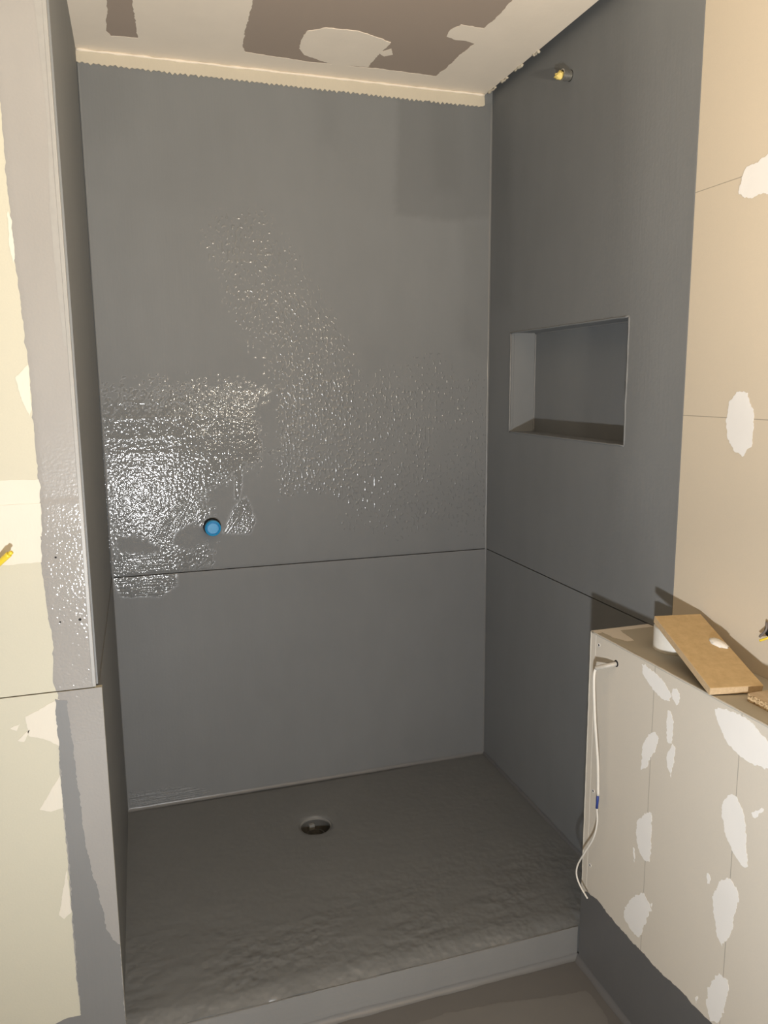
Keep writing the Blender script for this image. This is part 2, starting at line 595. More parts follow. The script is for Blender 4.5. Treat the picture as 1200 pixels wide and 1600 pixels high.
def gloss_back(P):
    w1 = np.clip((sdist(P, WET1) + wob(P, 45, 0.014, 1) + np.random.default_rng(3).normal(0, 0.016, len(P))) / 0.004, 0, 1)
    r = np.random.default_rng(4)
    w1 = w1 * (r.random(len(P)) < np.clip(0.22 + (1.40 - P[:, 1]) / 0.17, 0, 1))      # thins out towards its upper edge
    for i, mt in enumerate(MATTE):
        w1 = w1 * (1 - np.clip((sdist(P, mt) + wob(P, 45, 0.008, 4 + i) + r.normal(0, 0.009, len(P))) / 0.004, 0, 1))
    s2 = np.maximum(smask(P, STROKE2, 0.008, 0.004, 2), smask(P, STROKE_L, 0.008, 0.004, 2))
    db = smask(P, DAB, 0.006, 0.003, 2)
    w4 = smask(P, WET4, 0.008, 0.006, 7)
    return np.maximum.reduce([w1, s2, db, w4])


def drops(P):
    cl = np.clip(0.75 + wob(P, 13, 0.9, 21), 0.15, 1.1)
    st = smask(P, STREAK, 0.04, 0.02, 3) * 0.9 * cl
    w2 = smask(P, WET2, 0.012, 0.010, 3) * np.clip(0.4 + cl, 0, 1.1)
    w3 = smask(P, WET3, 0.05, 0.02, 6) * 0.8 * cl
    w5 = smask(P, WET5, 0.05, 0.02, 6) * 0.45 * cl
    return np.maximum.reduce([st, w2, w3, w5])


def brush_h(P):
    return np.maximum(smask(P, WET4, 0.01, 0.006, 7), smask(P, G([(204, 1262), (204, 1240), (290, 1228), (330, 1236), (300, 1246)]), 0.01, 0.01, 5))


def brush_v(P):
    return np.maximum.reduce([0.35 * smask(P, WET2, 0.02, 0.01, 3), smask(P, DAB, 0.006, 0.002, 2), 0.10 * smask(P, ROLLED, 0.05, 0.02, 6)])


def brush_d(P):
    return np.maximum(smask(P, STROKE2, 0.008, 0.003, 2), smask(P, STROKE_L, 0.012, 0.004, 2))


BRUSH = (('drops', drops), ('brush_h', brush_h), ('brush_v', brush_v), ('brush_d', brush_d))
DK = [(G([(622, 150), (772, 160), (770, 338), (700, 346), (618, 334)]), -0.15, 0.012),
      (G([(672, 150), (720, 155), (718, 300), (676, 300)]), -0.06, 0.02),
      (G([(492, 130), (528, 134), (524, 230), (500, 220)]), -0.06, 0.02),
      (G([(110, 90), (200, 100), (190, 200), (130, 230)]), -0.08, 0.05),
      (G([(130, 300), (330, 330), (345, 420), (400, 540), (330, 575), (152, 580)]), 0.03, 0.03),
      (G([(720, 350), (772, 340), (768, 560), (722, 540)]), -0.06, 0.02)]


def tone_back(P):
    t = np.zeros(len(P))
    for poly, a, s in DK: t += a * smask(P, poly, s, 0.006, 9)
    return t


def wave_back(P):
    e = 0.0006 * np.array([fbm(p[0], p[1], 3.0, 2.0) for p in P]) + 0.0004 * np.array([noise.noise(Vector((p[0] * 16, p[1] * 5, 3))) for p in P])
    # trowel and brush ridges left in the thick coat near the joint
    for z0, x1 in ((1.345, 0.47), (1.295, 0.42), (1.235, 0.50), (1.185, 0.33)):
        z = z0 + 0.006 * P[:, 0]
        e += np.where(P[:, 0] < x1, 0.0007 * np.exp(-((P[:, 1] - z) / 0.003) ** 2), 0)
    return e - 0.0025 * np.exp(-np.abs(P[:, 1] - SEAM) / 0.004)


sheet('backer_board', 'back', rng_steps(0, W, 0.006), rng_steps(SEAM + 0.0016, CZ + 0.06, 0.006), 0.012, M_GREY, wall_back, gloss=gloss_back, tone=tone_back, disp=wave_back, extra=BRUSH)


def gloss_low(P):
    a = smask(P, WET4, 0.008, 0.005, 7)
    b = smask(P, G([(200, 1262), (204, 1240), (290, 1228), (330, 1236), (300, 1246)]), 0.01, 0.01, 5) * 0.9
    c = smask(P, G([(205, 930), (300, 930), (320, 1180), (215, 1200)]), 0.05, 0.02, 8) * 0.08
    return np.maximum.reduce([a, b, c])


sheet('backer_board', 'back', rng_steps(0, W, 0.009), rng_steps(0.0, SEAM - 0.0016, 0.008), 0.012, M_GREY, wall_back, gloss=gloss_low, disp=wave_back, extra=BRUSH)

# plaster bead and serrated tape where the ceiling meets the back wall
axis_poly = [(0.0, CZ), (0.0, 2.303), (0.6, 2.300), (1.258, 2.299), (1.265, 2.303), (1.263, CZ)]
film('joint_tape', 'back', axis_poly, 0.004, M_COMPOUND_EDGE, wall_back, step=0.0075, jag=0.0015, saw=-0.0055, px=False, fixed=(0, 5, 4, 3))
pts, rad = [], []
for i in range(90):
    x = 0.001 + 1.262 * i / 89
    pts.append((x, -0.004 - 0.002 * noise.noise(Vector((x * 18, 0, 4))), CZ - 0.004 + 0.002 * noise.noise(Vector((x * 25, 3, 0)))))
    rad.append(0.0035 + 0.0022 * noise.noise(Vector((x * 30, 7, 1))))
tube('plaster_bead', pts, rad, M_COMPOUND, wall_back, 8)

# ------------------------------------------------------------------ right wall
wall_right = tag(box('wall_right', (1.405, YR, FZ - 0.05), (1.5, 0.012, 2.47), M_CONC), kind='structure')


def wave_side(P):
    return 0.0006 * np.array([fbm(p[0], p[1], 3.0, 8.0) for p in P])


RG = lambda pts: px_poly(pts, 'right')


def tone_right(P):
    return (-0.10 * smask(P, RG([(770, 170), (800, 150), (800, 480), (770, 480)]), 0.03, 0.01, 5)  # dimness of grazing light beside the back corner, painted as darker tone
            - 0.12 * smask(P, RG([(770, 150), (940, -40), (1010, -40), (880, 130)]), 0.08, 0.02, 3)  # soft shade along the ceiling edge, painted into the tone
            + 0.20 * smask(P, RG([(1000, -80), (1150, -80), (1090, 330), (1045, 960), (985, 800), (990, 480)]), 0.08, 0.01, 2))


def gloss_right(P):
    return 0.12 * smask(P, RG([(960, 100), (1090, 60), (1060, 900), (900, 900)]), 0.2, 0.05, 4)


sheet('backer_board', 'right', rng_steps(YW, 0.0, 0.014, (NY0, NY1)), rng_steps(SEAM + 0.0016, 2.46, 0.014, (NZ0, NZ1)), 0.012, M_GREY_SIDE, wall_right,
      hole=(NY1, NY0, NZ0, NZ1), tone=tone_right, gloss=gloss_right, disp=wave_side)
sheet('backer_board', 'right', rng_steps(YW, 0.0, 0.02), rng_steps(FZ, SEAM - 0.0016, 0.02), 0.012, M_GREY_SIDE, wall_right, disp=wave_side)
sheet('plasterboard', 'right', rng_steps(YR, YW - 0.0015, 0.2), rng_steps(FZ, 2.46, 0.2), 0.012, M_BEIGE_R, wall_right, val=W + 0.0005, smooth=False)
# niche lining
t = 0.010
bm = bmesh.new()
add_box(bm, (NX, NY1 - t, NZ0 - t), (NX + 0.012, NY0 + t, NZ1 + t))
box('niche_back', (NX, NY1 - t, NZ0 - t), (NX + 0.012, NY0 + t, NZ1 + t), M_GREY_SIDE, wall_right); bm.free()
box('niche_side', (W + 0.0125, NY0, NZ0 - t), (NX, NY0 + t, NZ1 + t), M_GREY_SIDE, wall_right)
box('niche_side', (W + 0.0125, NY1 - t, NZ0 - t), (NX, NY1, NZ1 + t), M_GREY_SIDE, wall_right)
box('niche_shelf', (W + 0.0125, NY1, NZ0 - t), (NX, NY0, NZ0), M_GREY_SIDE, wall_right)
box('niche_top', (W + 0.0125, NY1, NZ1), (NX, NY0, NZ1 + t), M_GREY_SIDE, wall_right)


def bead_line(name, a, b, r, mat, parent, wobble=0.0006, n=40, seed=1.0):
    a = Vector(a); b = Vector(b); pts = []; rad = []
    for i in range(n):
        p = a.lerp(b, i / (n - 1))
        pts.append(p + Vector((wobble * noise.noise(p * 30 + Vector((seed, 0, 0))), wobble * noise.noise(p * 30 + Vector((0, seed, 5))), wobble * noise.noise(p * 30 + Vector((9, 0, seed))))))
        rad.append(r * (1 + 0.3 * noise.noise(p * 45 + Vector((seed, seed, 0)))))
    return tube(name, pts, rad, mat, parent, 8)


# coat lips round the niche and in its back corner
for a, b, r in (((W, NY0, NZ0), (W, NY0, NZ1), 0.0032), ((W, NY0, NZ1), (W, NY1, NZ1), 0.0028), ((W, NY1, NZ1), (W, NY1, NZ0), 0.0026), ((W, NY1, NZ0), (W, NY0, NZ0), 0.0026),
                ((NX, NY0, NZ0), (NX, NY0, NZ1), 0.0030), ((NX, NY0, NZ1), (NX, NY1, NZ1), 0.003)):
    bead_line('coat_lip', a, b, r, M_GREY_SIDE if r < 0.003 else M_FILLET, wall_right, 0.001)

for pl, poly in (('right', [(1156, 290), (1165, 262), (1200, 242), (1245, 232), (1250, 280), (1215, 300), (1190, 303), (1166, 309), (1154, 300)]),
                 ('right', [(1134, 660), (1140, 630), (1154, 612), (1168, 614), (1176, 640), (1178, 665), (1174, 698), (1160, 713), (1147, 702), (1137, 684)])):
    film('filler_patch', pl, poly, 0.0004, M_FILLER, wall_right, step=0.0035, jag=0.0042)

# ------------------------------------------------------------------ left wall and its front face
wall_left = tag(box('wall_left', (XL, YF + 0.013, FZ - 0.05), (-0.013, 0.012, 2.47), M_CONC), kind='structure')
PLANES['leftin'] = (0, 0.0, Vector((1, 0, 0)))
sheet('backer_board', 'leftin', rng_steps(YF + 0.013, 0.0, 0.03), rng_steps(SEAM + 0.0016, CZ + 0.06, 0.03), 0.012, M_GREY_SIDE, wall_left, disp=wave_side)
sheet('backer_board', 'leftin', rng_steps(YF + 0.013, 0.0, 0.03), rng_steps(0.0, SEAM - 0.0016, 0.03), 0.012, M_GREY_SIDE, wall_left, disp=wave_side, val=0.002)
sheet('plasterboard', 'leftface', rng_steps(XL, -0.004, 0.2), rng_steps(SEAM + 0.0012, 2.46, 0.2), 0.0125, M_BEIGE_L, wall_left, smooth=False)
sheet('plasterboard', 'leftface', rng_steps(XL, 0.007, 0.2), rng_steps(FZ, SEAM - 0.0012, 0.2), 0.0125, M_BEIGE_L, wall_left, smooth=False)


# grey coat on the front face, ragged on its outer side, laid as two sheets (above and below the joint)
def coat_sheet(name, z0, z1, x_right, edge, parent, thick, gloss, step=0.006):
    """edge(z) -> ragged left boundary; a thin dense strip with attributes"""
    zs = rng_steps(z0, z1, step)
    nx = 14
    verts, faces, gl = [], [], []
    for j, z in enumerate(zs):
        xl = edge(z)
        for i in range(nx + 1):
            x = xl + (x_right - xl) * i / nx
            hgt = thick * (0.25 if i == 0 else 1.0) + (0.0011 if 1.109 < z < 1.178 and i > 0 else 0.0)
            verts.append((x, YF - hgt, z))
            gl.append(gloss(x, z))
    for j in range(len(zs) - 1):
        for i in range(nx):
            a = j * (nx + 1) + i
            faces.append((a, a + 1, a + nx + 2, a + nx + 1))
    n = len(verts)
    for j in range(len(zs)): verts.append((edge(zs[j]), YF, zs[j])); gl.append(0)
    for j in range(len(zs)): verts.append((x_right, YF + 0.002, zs[j])); gl.append(0)
    for j in range(len(zs) - 1):
        a = j * (nx + 1); b = (j + 1) * (nx + 1)
        faces.append((n + j, a, b, n + j + 1))
        faces.append((a + nx, n + len(zs) + j, n + len(zs) + j + 1, b + nx))
    me = bpy.data.meshes.new(name)
    me.from_pydata(verts, [], faces)
    for nm, v in (('gloss', gl), ('tone', [0.0] * len(gl))):
        at = me.attributes.new(nm, 'FLOAT', 'POINT'); at.data.foreach_set('value', np.array(v, np.float32))
    o = link(name, me, M_LEFT, parent)
    for p in me.polygons: p.use_smooth = True
    m = o.modifiers.new('split', 'EDGE_SPLIT'); m.split_angle = math.radians(50)
    return o


_edge_px = [(-6, 60), (-2, 150), (2, 175), (10, 280), (16, 336), (23, 409), (30, 455), (42, 556), (44, 560), (51, 648), (61, 763), (64, 881), (76, 969), (83, 999), (83, 1067), (91, 1088), (93, 1205), (98, 1256), (107, 1356), (113, 1445), (120, 1531), (127, 1587)]
_e = sorted((q.z, q.x) for q in (on_plane(p[0], p[1], 1, YF) for p in _edge_px))
_ez = [a for a, _ in _e]; _ex = [b for _, b in _e]


def left_edge(z):
    x = float(np.interp(z, _ez, _ex))
    return x + 0.003 * noise.noise(Vector((z * 60, 1, 0))) + 0.0018 * noise.noise(Vector((z * 220, 5, 0)))


def gl_left(x, z):
    v = math.exp(-((z - 0.98) / 0.17) ** 2)
    return max(0.0, min(1.0, 0.10 + 0.85 * v + 0.3 * v * noise.noise(Vector((x * 30, z * 20, 3)))))


coat_sheet('paint_coat', SEAM + 0.0012, 2.40, -0.010, left_edge, wall_left, 0.0009, gl_left)
coat_sheet('paint_coat', FZ, SEAM - 0.0012, 0.007, left_edge, wall_left, 0.0009, lambda x, z: 0.15 + 0.5 * max(0, (z - 0.68) / 0.12))
# metal-edged corner bead of the upper board, and the board's grey lip
bm = bmesh.new()
add_box(bm, (-0.011, YF - 0.0016, SEAM + 0.002), (-0.0035, YF + 0.010, 2.40), 0.0012)
bm_obj('corner_bead', bm, M_BEAD_GREY, wall_left)
# darker second coat on the lower board
lowz = [(86, 1092), (104, 1094), (112, 1150), (120, 1210), (127, 1270), (132, 1310), (140, 1345), (151, 1385), (160, 1420), (166, 1450), (176, 1468), (187, 1476), (196, 1600), (202, 1700), (140, 1700), (129, 1600), (122, 1535), (115, 1445), (109, 1356), (100, 1256), (95, 1205)]
film('paint_coat', 'leftface', lowz, 0.0014, M_LEFT_DARK, wall_left, step=0.004, jag=0.003)
film('paint_coat', 'leftface', [(78, 1606), (100, 1593), (128, 1585), (150, 1640), (150, 1700), (40, 1700), (50, 1640)], 0.0006, M_LEFT_DARK, wall_left, step=0.004, jag=0.002)
# pale second coat down the edge of the upper board
film('paint_coat', 'leftface', [(52, 0), (66, 0), (77, 190), (92, 370), (104, 540), (100, 540), (84, 400), (78, 330), (74, 190), (60, 60)], 0.0013, M_BEAD_GREY, wall_left, step=0.005, jag=0.0012)
# pale joint band, tape and dabs on the cream board (they run on under the grey coat)
Lw = lambda x, z: (x, z)
film('joint_tape', 'leftface', [(-0.9, 1.225), (-0.075, 1.222), (-0.075, 1.062), (-0.9, 1.055)], 0.0004, M_FILLER_L, wall_left, step=0.01, jag=0.002, px=False)
film('joint_tape', 'leftface', [(-0.9, 1.178), (-0.078, 1.176), (-0.078, 1.112), (-0.9, 1.106)], 0.0012, M_FILLER_L, wall_left, step=0.02, jag=0.0004, px=False)
for poly in ([(24, 590), (44, 570), (50, 640), (46, 650), (34, 625)], [(12, 330), (18, 345), (24, 405), (20, 412), (14, 380)],
             [(40, 1120), (62, 1108), (92, 1092), (93, 1165), (70, 1155), (45, 1150)], [(62, 1265), (94, 1210), (98, 1262), (80, 1268)],
             [(92, 1430), (104, 1360), (112, 1425), (100, 1436)], [(28, 1158), (46, 1140), (38, 1158)], [(16, 1138), (32, 1130), (26, 1142)]):
    film('filler_patch', 'leftface', poly, 0.0008, M_FILLER_L, wall_left, step=0.004, jag=0.0015)
for p, r in (((125, 968), 0.0028), ((87, 871), 0.0020), ((94, 972), 0.0018)):
    q = on_plane(*p, 1, YF - 0.001)
    fr = Matrix.Translation(q) @ Matrix.Rotation(math.pi / 2, 4, 'X')
    lathe('screw', [(0, 0.0002), (r * 0.8, 0.0004), (r, 0.0003), (r, -0.003)], M_DARK, wall_left, 14, fr)

# ------------------------------------------------------------------ ceiling
ceiling = tag(box('ceiling', (XL, YR, CZ), (1.268, 0.0, CZ + 0.012), M_CEIL), kind='structure')
tag(box('ceiling_deck', (XL, YR, 2.47), (1.5, 0.1, 2.52), M_CONC), kind='structure')
C = lambda x, y: (lambda q: (q.x, q.y))(on_plane(x, y, 2, CZ))
e = -1.5
comp = [(0.0, -0.0005), (1.2675, -0.0005), (1.2675, e), (1.05, e), C(800, 0), C(774, 30), C(756, 44), C(720, 38), C(704, 46), C(698, 57), C(712, 62), C(730, 64), C(741, 68), C(720, 84), C(704, 100), C(681, 119),
        C(590, 107), C(480, 96), C(384, 81), C(379, 74), C(379, 63), C(388, 30), C(395, 0), (0.43, e), (0.18, e), C(206, 0), C(215, 59), C(174, 56), C(166, 48), C(167, 0), (0.10, e), (0.0, e)]
film('joint_compound', 'ceil', comp, 0.0007, M_COMPOUND, ceiling, step=0.008, jag=0.0035, px=False, fixed=(0, 1, 2, 30, 31))
film('joint_compound', 'ceil', [(470, 62), (480, 48), (510, 43), (560, 48), (612, 66), (590, 86), (575, 104), (520, 100), (475, 85), (468, 75)], 0.0016, M_COMPOUND, ceiling, step=0.006, jag=0.003)
film('joint_compound', 'ceil', [(592, 82), (611, 76), (614, 85), (600, 88)], 0.0008, M_COMPOUND, ceiling, step=0.006, jag=0.002)
# ragged plaster crumbs hanging at the open edge towards the right wall
for i, (y, l) in enumerate(((-0.025, 0.05), (-0.12, 0.04), (-0.21, 0.05), (-0.33, 0.03))):
    bm = bmesh.new()
    pts = [(1.268 + 0.003 * random.random(), y - l * k / 6, CZ - 0.001 - 0.004 * random.random()) for k in range(7)]
    tube_bm(bm, pts, [0.002 + 0.004 * random.random() for _ in pts], 7)
    bm_obj('plaster_crumb', bm, M_COMPOUND_EDGE, ceiling, smooth=True)

# ------------------------------------------------------------------ floors
floor = tag(box('floor', (XL, YR, FZ - 0.05), (1.5, YF, FZ), M_FLOOR), kind='structure')
film('paint_coat', 'floor', [(560, 1640), (650, 1600), (700, 1583), (790, 1566), (860, 1558), (915, 1548), (930, 1562), (942, 1580), (975, 1650), (960, 1900), (560, 1900)], 0.0008, M_FLOOR_DRY, floor, step=0.006, jag=0.004)

# shower floor: mortar screed with a sloping coated top and a round hole for the drain
DX, DY, DR = 0.579, -0.265, 0.051
GS = 0.01


def tray_z(x, y):
    d = math.hypot(x - DX, y - DY)
    z = -0.006 * (1 - min(d / 0.6, 1.0)) ** 1.2
    front = max(0.0, 1 - (y - (YF + 0.003)) / 0.05)
    z -= 0.013 * min(1.0, front) ** 2.2 * (1 + 0.5 * noise.noise(Vector((x * 14, 2, 0))))
    k = min(1.0, max(0.0, (-0.30 - y) / 0.5))
    z += 0.0018 * k * fbm(x * 0.7, y * 1.4, 9, 4.0)
    z += 0.0008 * k * noise.noise(Vector((x * 22 + 3 * y, y * 48, 1)))
    z += 0.0012 * fbm(x, y, 4, 1.0)
    # trowel folds left in the thick coat along the front
    fr = math.exp(-((y + 0.80 + 0.05 * noise.noise(Vector((x * 3, 0, 6)))) / 0.07) ** 2)
    z += 0.0022 * fr * (1 - abs(noise.noise(Vector((x * 9 + 2 * y, y * 30 - 4 * x, 9)))) * 2)
    return z


nx = int(round((W - 0.0) / GS)); ny = int(round((0 - YF) / GS))
xs = np.linspace(0, W, nx + 1); ys = np.linspace(YF + 0.001, 0, ny + 1)
i0 = int(np.argmin(abs(xs - (DX - 0.075)))); i1 = int(np.argmin(abs(xs - (DX + 0.075))))
j0 = int(np.argmin(abs(ys - (DY - 0.075)))); j1 = int(np.argmin(abs(ys - (DY + 0.075))))
bm = bmesh.new()
gv = {}
for i, x in enumerate(xs):
    for j, y in enumerate(ys):
        if i0 < i < i1 and j0 < j < j1: continue
        gv[i, j] = bm.verts.new((x, y, tray_z(x, y)))
for i in range(nx):
    for j in range(ny):
        if i0 <= i < i1 and j0 <= j < j1: continue
        bm.faces.new((gv[i, j], gv[i + 1, j], gv[i + 1, j + 1], gv[i, j + 1]))
per = [(i, j0) for i in range(i0, i1)] + [(i1, j) for j in range(j0, j1)] + [(i, j1) for i in range(i1, i0, -1)] + [(i0, j) for j in range(j1, j0, -1)]
prev = [gv[p] for p in per]
zd = tray_z(DX, DY) - 0.001
for s, rr, dz in ((0.35, None, 0), (0.7, None, 0), (1.0, DR + 0.004, 0.0), (1.0, DR, -0.003), (1.0, DR, -0.018)):
    cur = []
    for p in per:
        v0 = Vector((xs[p[0]], ys[p[1]])); c = Vector((DX, DY)); dirv = (v0 - c).normalized()
        tgt = c + dirv * (rr or DR + 0.004)
        q = v0.lerp(tgt, s)
        z = tray_z(q.x, q.y) * (1 - s) + (zd) * s + dz
        cur.append(bm.verts.new((q.x, q.y, z)))
    for k in range(len(per)):
        bm.faces.new((prev[k], prev[(k + 1) % len(per)], cur[(k + 1) % len(per)], cur[k]))
    prev = cur
# skirts down to the slab
bot = {}
edge = [(i, 0) for i in range(nx)] + [(nx, j) for j in range(ny)] + [(i, ny) for i in range(nx, 0, -1)] + [(0, j) for j in range(ny, 0, -1)]
bv = [bm.verts.new((xs[i], ys[j], FZ)) for i, j in edge]
for k in range(len(edge)):
    k2 = (k + 1) % len(edge)
    bm.faces.new((gv[edge[k2]], gv[edge[k]], bv[k], bv[k2]))
shower_floor = tag(bm_obj('shower_floor', bm, M_TRAY, smooth=True), kind='structure')
me = shower_floor.data
gl = []
for v in me.vertices:
    k = min(1.0, max(0.0, (-0.5 - v.co.y) / 0.3))
    gl.append(max(0.0, min(0.6, 0.02 + 0.22 * k + 0.35 * k * noise.noise(Vector((v.co.x * 5, v.co.y * 7, 2))))))
for nm, vals in (('gloss', gl), ('tone', [0.0] * len(gl))):
    at = me.attributes.new(nm, 'FLOAT', 'POINT'); at.data.foreach_set('value', np.array(vals, np.float32))
m = shower_floor.modifiers.new('split', 'EDGE_SPLIT'); m.split_angle = math.radians(60)
# step face under the front edge of the shower floor
PLANES['riser'] = (1, YF - 0.003, Vector((0, -1, 0)))
film('riser', 'riser', [(0.0, FZ), (XB - 0.001, FZ), (XB - 0.001, -0.011), (0.9, -0.013), (0.5, -0.012), (0.2, -0.014), (0.0, -0.013)], 0.001, M_RISER, shower_floor, step=0.008, jag=0.0016, px=False, fixed=(0, 1, 6))
film('riser', 'leftface', [(0.001, FZ), (XB, FZ), (XB, -0.0125), (0.001, -0.0145)], 0.003, M_RISER, shower_floor, step=0.02, jag=0.0, px=False)


# sealing fillets of the coat in the corners
def cove(name, a, b, n1, n2, r, mat, parent, seed=0.0, n=60):
    """concave strip filling the corner line a-b between faces with outward normals n1 and n2"""
    a = Vector(a); b = Vector(b); n1 = Vector(n1); n2 = Vector(n2)
    bm = bmesh.new(); rows = []
    for i in range(n):
        p = a.lerp(b, i / (n - 1))
        rr = r * (1 + 0.25 * noise.noise(p * 22 + Vector((seed, 0, 0))))
        row = []
        for k in range(6):
            t = k / 5 * math.pi / 2
            row.append(bm.verts.new(p + n1 * (rr * (1 - math.sin(t)) + 0.0006) + n2 * (rr * (1 - math.cos(t)) + 0.0006)))
        row.append(bm.verts.new(p))
        rows.append(row)
    for r0, r1 in zip(rows, rows[1:]):
        for k in range(7):
            k2 = (k + 1) % 7
            bm.faces.new((r0[k], r1[k], r1[k2], r0[k2]))
    bm.faces.new(rows[0]); bm.faces.new(rows[-1][::-1])
    o = bm_obj(name, bm, mat, parent, smooth=True)
    m = o.modifiers.new('split', 'EDGE_SPLIT'); m.split_angle = math.radians(60)
    return o


cove('corner_fillet', (W, 0, 0), (W, 0, 2.31), (-1, 0, 0), (0, -1, 0), 0.006, M_FILLET, wall_back, 1.0, 120)
cove('corner_fillet', (0.001, 0, 0), (0.001, 0, 2.30), (1, 0, 0), (0, -1, 0), 0.005, M_GREY_SIDE, wall_back, 2.0, 120)
cove('corner_fillet', (0, 0, 0.000), (W, 0, 0.000), (0, 0, 1), (0, -1, 0), 0.010, M_FILLET, wall_back, 3.0, 120)
cove('corner_fillet', (W, 0, 0.000), (W, YF, 0.000), (0, 0, 1), (-1, 0, 0), 0.010, M_SKIRT, wall_right, 4.0, 90)
cove('corner_fillet', (0.0, YF - 0.004, FZ), (XB, YF - 0.004, FZ), (0, 0, 1), (0, -1, 0), 0.012, M_FILLET, floor, 5.0, 120)

# ------------------------------------------------------------------ the low boxed wall on the right
wall_low = tag(box('wall_right_low', (XB + 0.0125, YR, FZ - 0.02), (W + 0.012, YB - 0.0125, BT - 0.0125), M_CONC), kind='structure')
box('end_board', (XB, YB - 0.022, FZ), (W - 0.0005, YB, BT), M_LOW, wall_low, 0.0012)
PLANES['lowface'] = (0, XB, Vector((-1, 0, 0)))
sheet('plasterboard', 'low', rng_steps(YR, YB - 0.0235, 0.2), rng_steps(FZ, BT - 0.004, 0.2), 0.0125, M_LOW, wall_low, smooth=False)
box('top_board', (XB + 0.003, YR, BT - 0.0125), (W - 0.0005, YB - 0.0225, BT), M_LOWTOP, wall_low, 0.0008)
bead_line('corner_bead', (XB + 0.001, YB - 0.004, BT - 0.002), (XB + 0.001, YR + 0.3, BT - 0.002), 0.0024, M_BEAD, wall_low, 0.0006, 160)
bead_line('corner_bead', (XB + 0.0005, YB - 0.001, BT - 0.002), (XB + 0.0005, YB - 0.001, 0.11), 0.0022, M_BEAD, wall_low, 0.0006, 60)
c5 = lambda pts: [(x / 3.75 + 880, y / 3.75 + 900) for x, y in pts]
c6 = lambda pts: [(x / 3.53 + 860, y / 3.53 + 1180) for x, y in pts]
for poly in (c5([(460, 515), (480, 520), (530, 565), (580, 600), (610, 650), (632, 700), (625, 735), (590, 720), (545, 690), (505, 635), (470, 570)]),
             c5([(640, 660), (665, 660), (685, 690), (680, 740), (665, 757), (640, 720), (632, 685)]),
             c5([(615, 785), (630, 795), (645, 850), (645, 930), (635, 980), (620, 985), (608, 950), (603, 870)]),
             c5([(640, 985), (655, 1000), (652, 1060), (642, 1130), (630, 1180), (612, 1120), (606, 1060)]),
             c5([(500, 925), (540, 915), (555, 950), (545, 1000), (520, 1060), (490, 1115), (455, 1135), (465, 1050), (470, 980)]),
             c5([(890, 785), (930, 775), (1010, 800), (1080, 840), (1150, 905), (1190, 960), (1240, 1040), (1240, 1110), (1180, 1125), (1130, 1115), (1080, 1080), (1010, 1030), (950, 950), (910, 870)]),
             c6([(480, 360), (520, 320), (558, 320), (558, 440), (545, 580), (520, 583), (490, 530), (473, 440)]),
             c6([(415, 840), (450, 780), (515, 755), (545, 810), (557, 855), (520, 930), (490, 1005), (440, 960), (405, 895)]),
             c6([(985, 212), (1020, 225), (1060, 290), (1080, 400), (1082, 520), (1085, 620), (1060, 610), (1010, 540), (970, 450), (948, 330), (955, 260)]),
             c6([(940, 690), (990, 680), (1030, 730), (1035, 800), (1010, 920), (980, 1010), (945, 1055), (920, 1000), (905, 900), (895, 780)]),
             c6([(870, 1280), (930, 1205), (980, 1240), (985, 1300), (960, 1390), (920, 1482), (880, 1470), (858, 1380)]),
             c6([(1113, 325), (1140, 305), (1165, 289), (1178, 300), (1150, 322), (1130, 348)]), c6([(455, 510), (466, 520), (468, 560), (462, 590), (457, 550)]),
             c6([(865, 655), (878, 660), (880, 690), (870, 710)]), c6([(798, 1330), (812, 1328), (812, 1350), (803, 1367)]), c6([(552, 812), (562, 815), (562, 840), (555, 850)])):
    film('filler_patch', 'low', poly, 0.0004, M_FILLER, wall_low, step=0.003, jag=0.0042)
# dab of filler smeared over the far corner of the top
film('filler_patch', 'lowtop', c5([(215, 325), (320, 310), (415, 380), (380, 385), (290, 360)]), 0.001, M_LOW, wall_low, step=0.004, jag=0.002)
# grey coat turned up at the foot of the low wall
skirt = [(905, 1497), (907, 1392), (917, 1393), (934, 1407), (953, 1432), (968, 1449), (985, 1469), (1002, 1486), (1019, 1506), (1041, 1528), (1064, 1548), (1084, 1571), (1112, 1599), (1250, 1740)]
sk = [(lambda q: (q.y, q.z))(on_plane(p[0], p[1], 0, XB)) for p in skirt]
sk = [(YB, FZ)] + [(YB, sk[1][1])] + sk[2:] + [(-3.3, sk[-1][1]), (-3.3, FZ)]
film('paint_coat', 'low', sk, 0.0012, M_SKIRT, wall_low, step=0.005, jag=0.003, px=False, fixed=(0, len(sk) - 1, len(sk) - 2, len(sk) - 3))
cove('corner_fillet', (XB, YF - 0.004, FZ), (XB, -3.3, FZ), (0, 0, 1), (-1, 0, 0), 0.014, M_SKIRT, floor, 6.0, 120)
for p in ((936, 1008), (927, 1236), (922, 1352)):
    q = on_plane(*p, 0, XB - 0.0003)
    fr = Matrix.Translation(q) @ Matrix.Rotation(-math.pi / 2, 4, 'Y')
    s = lathe('screw', [(0.0042, -0.002), (0.0046, 0.0008), (0.0036, 0.0009), (0.0028, -0.0002)], M_FILLER, wall_low, 16, fr)
    lathe('screw_hole', [(0, 0.0006), (0.0030, 0.0006), (0.0030, -0.002)], M_DARK, s, 12, fr)

# ------------------------------------------------------------------ rest of the room (behind the photographer)
tag(box('wall_front', (XL, YR - 0.1, FZ - 0.05), (1.5, YR, 2.52), M_ROOM), kind='structure')
tag(box('wall_left_room', (XL - 0.1, YR, FZ - 0.05), (XL, YF + 0.02, 2.52), M_ROOM), kind='structure')

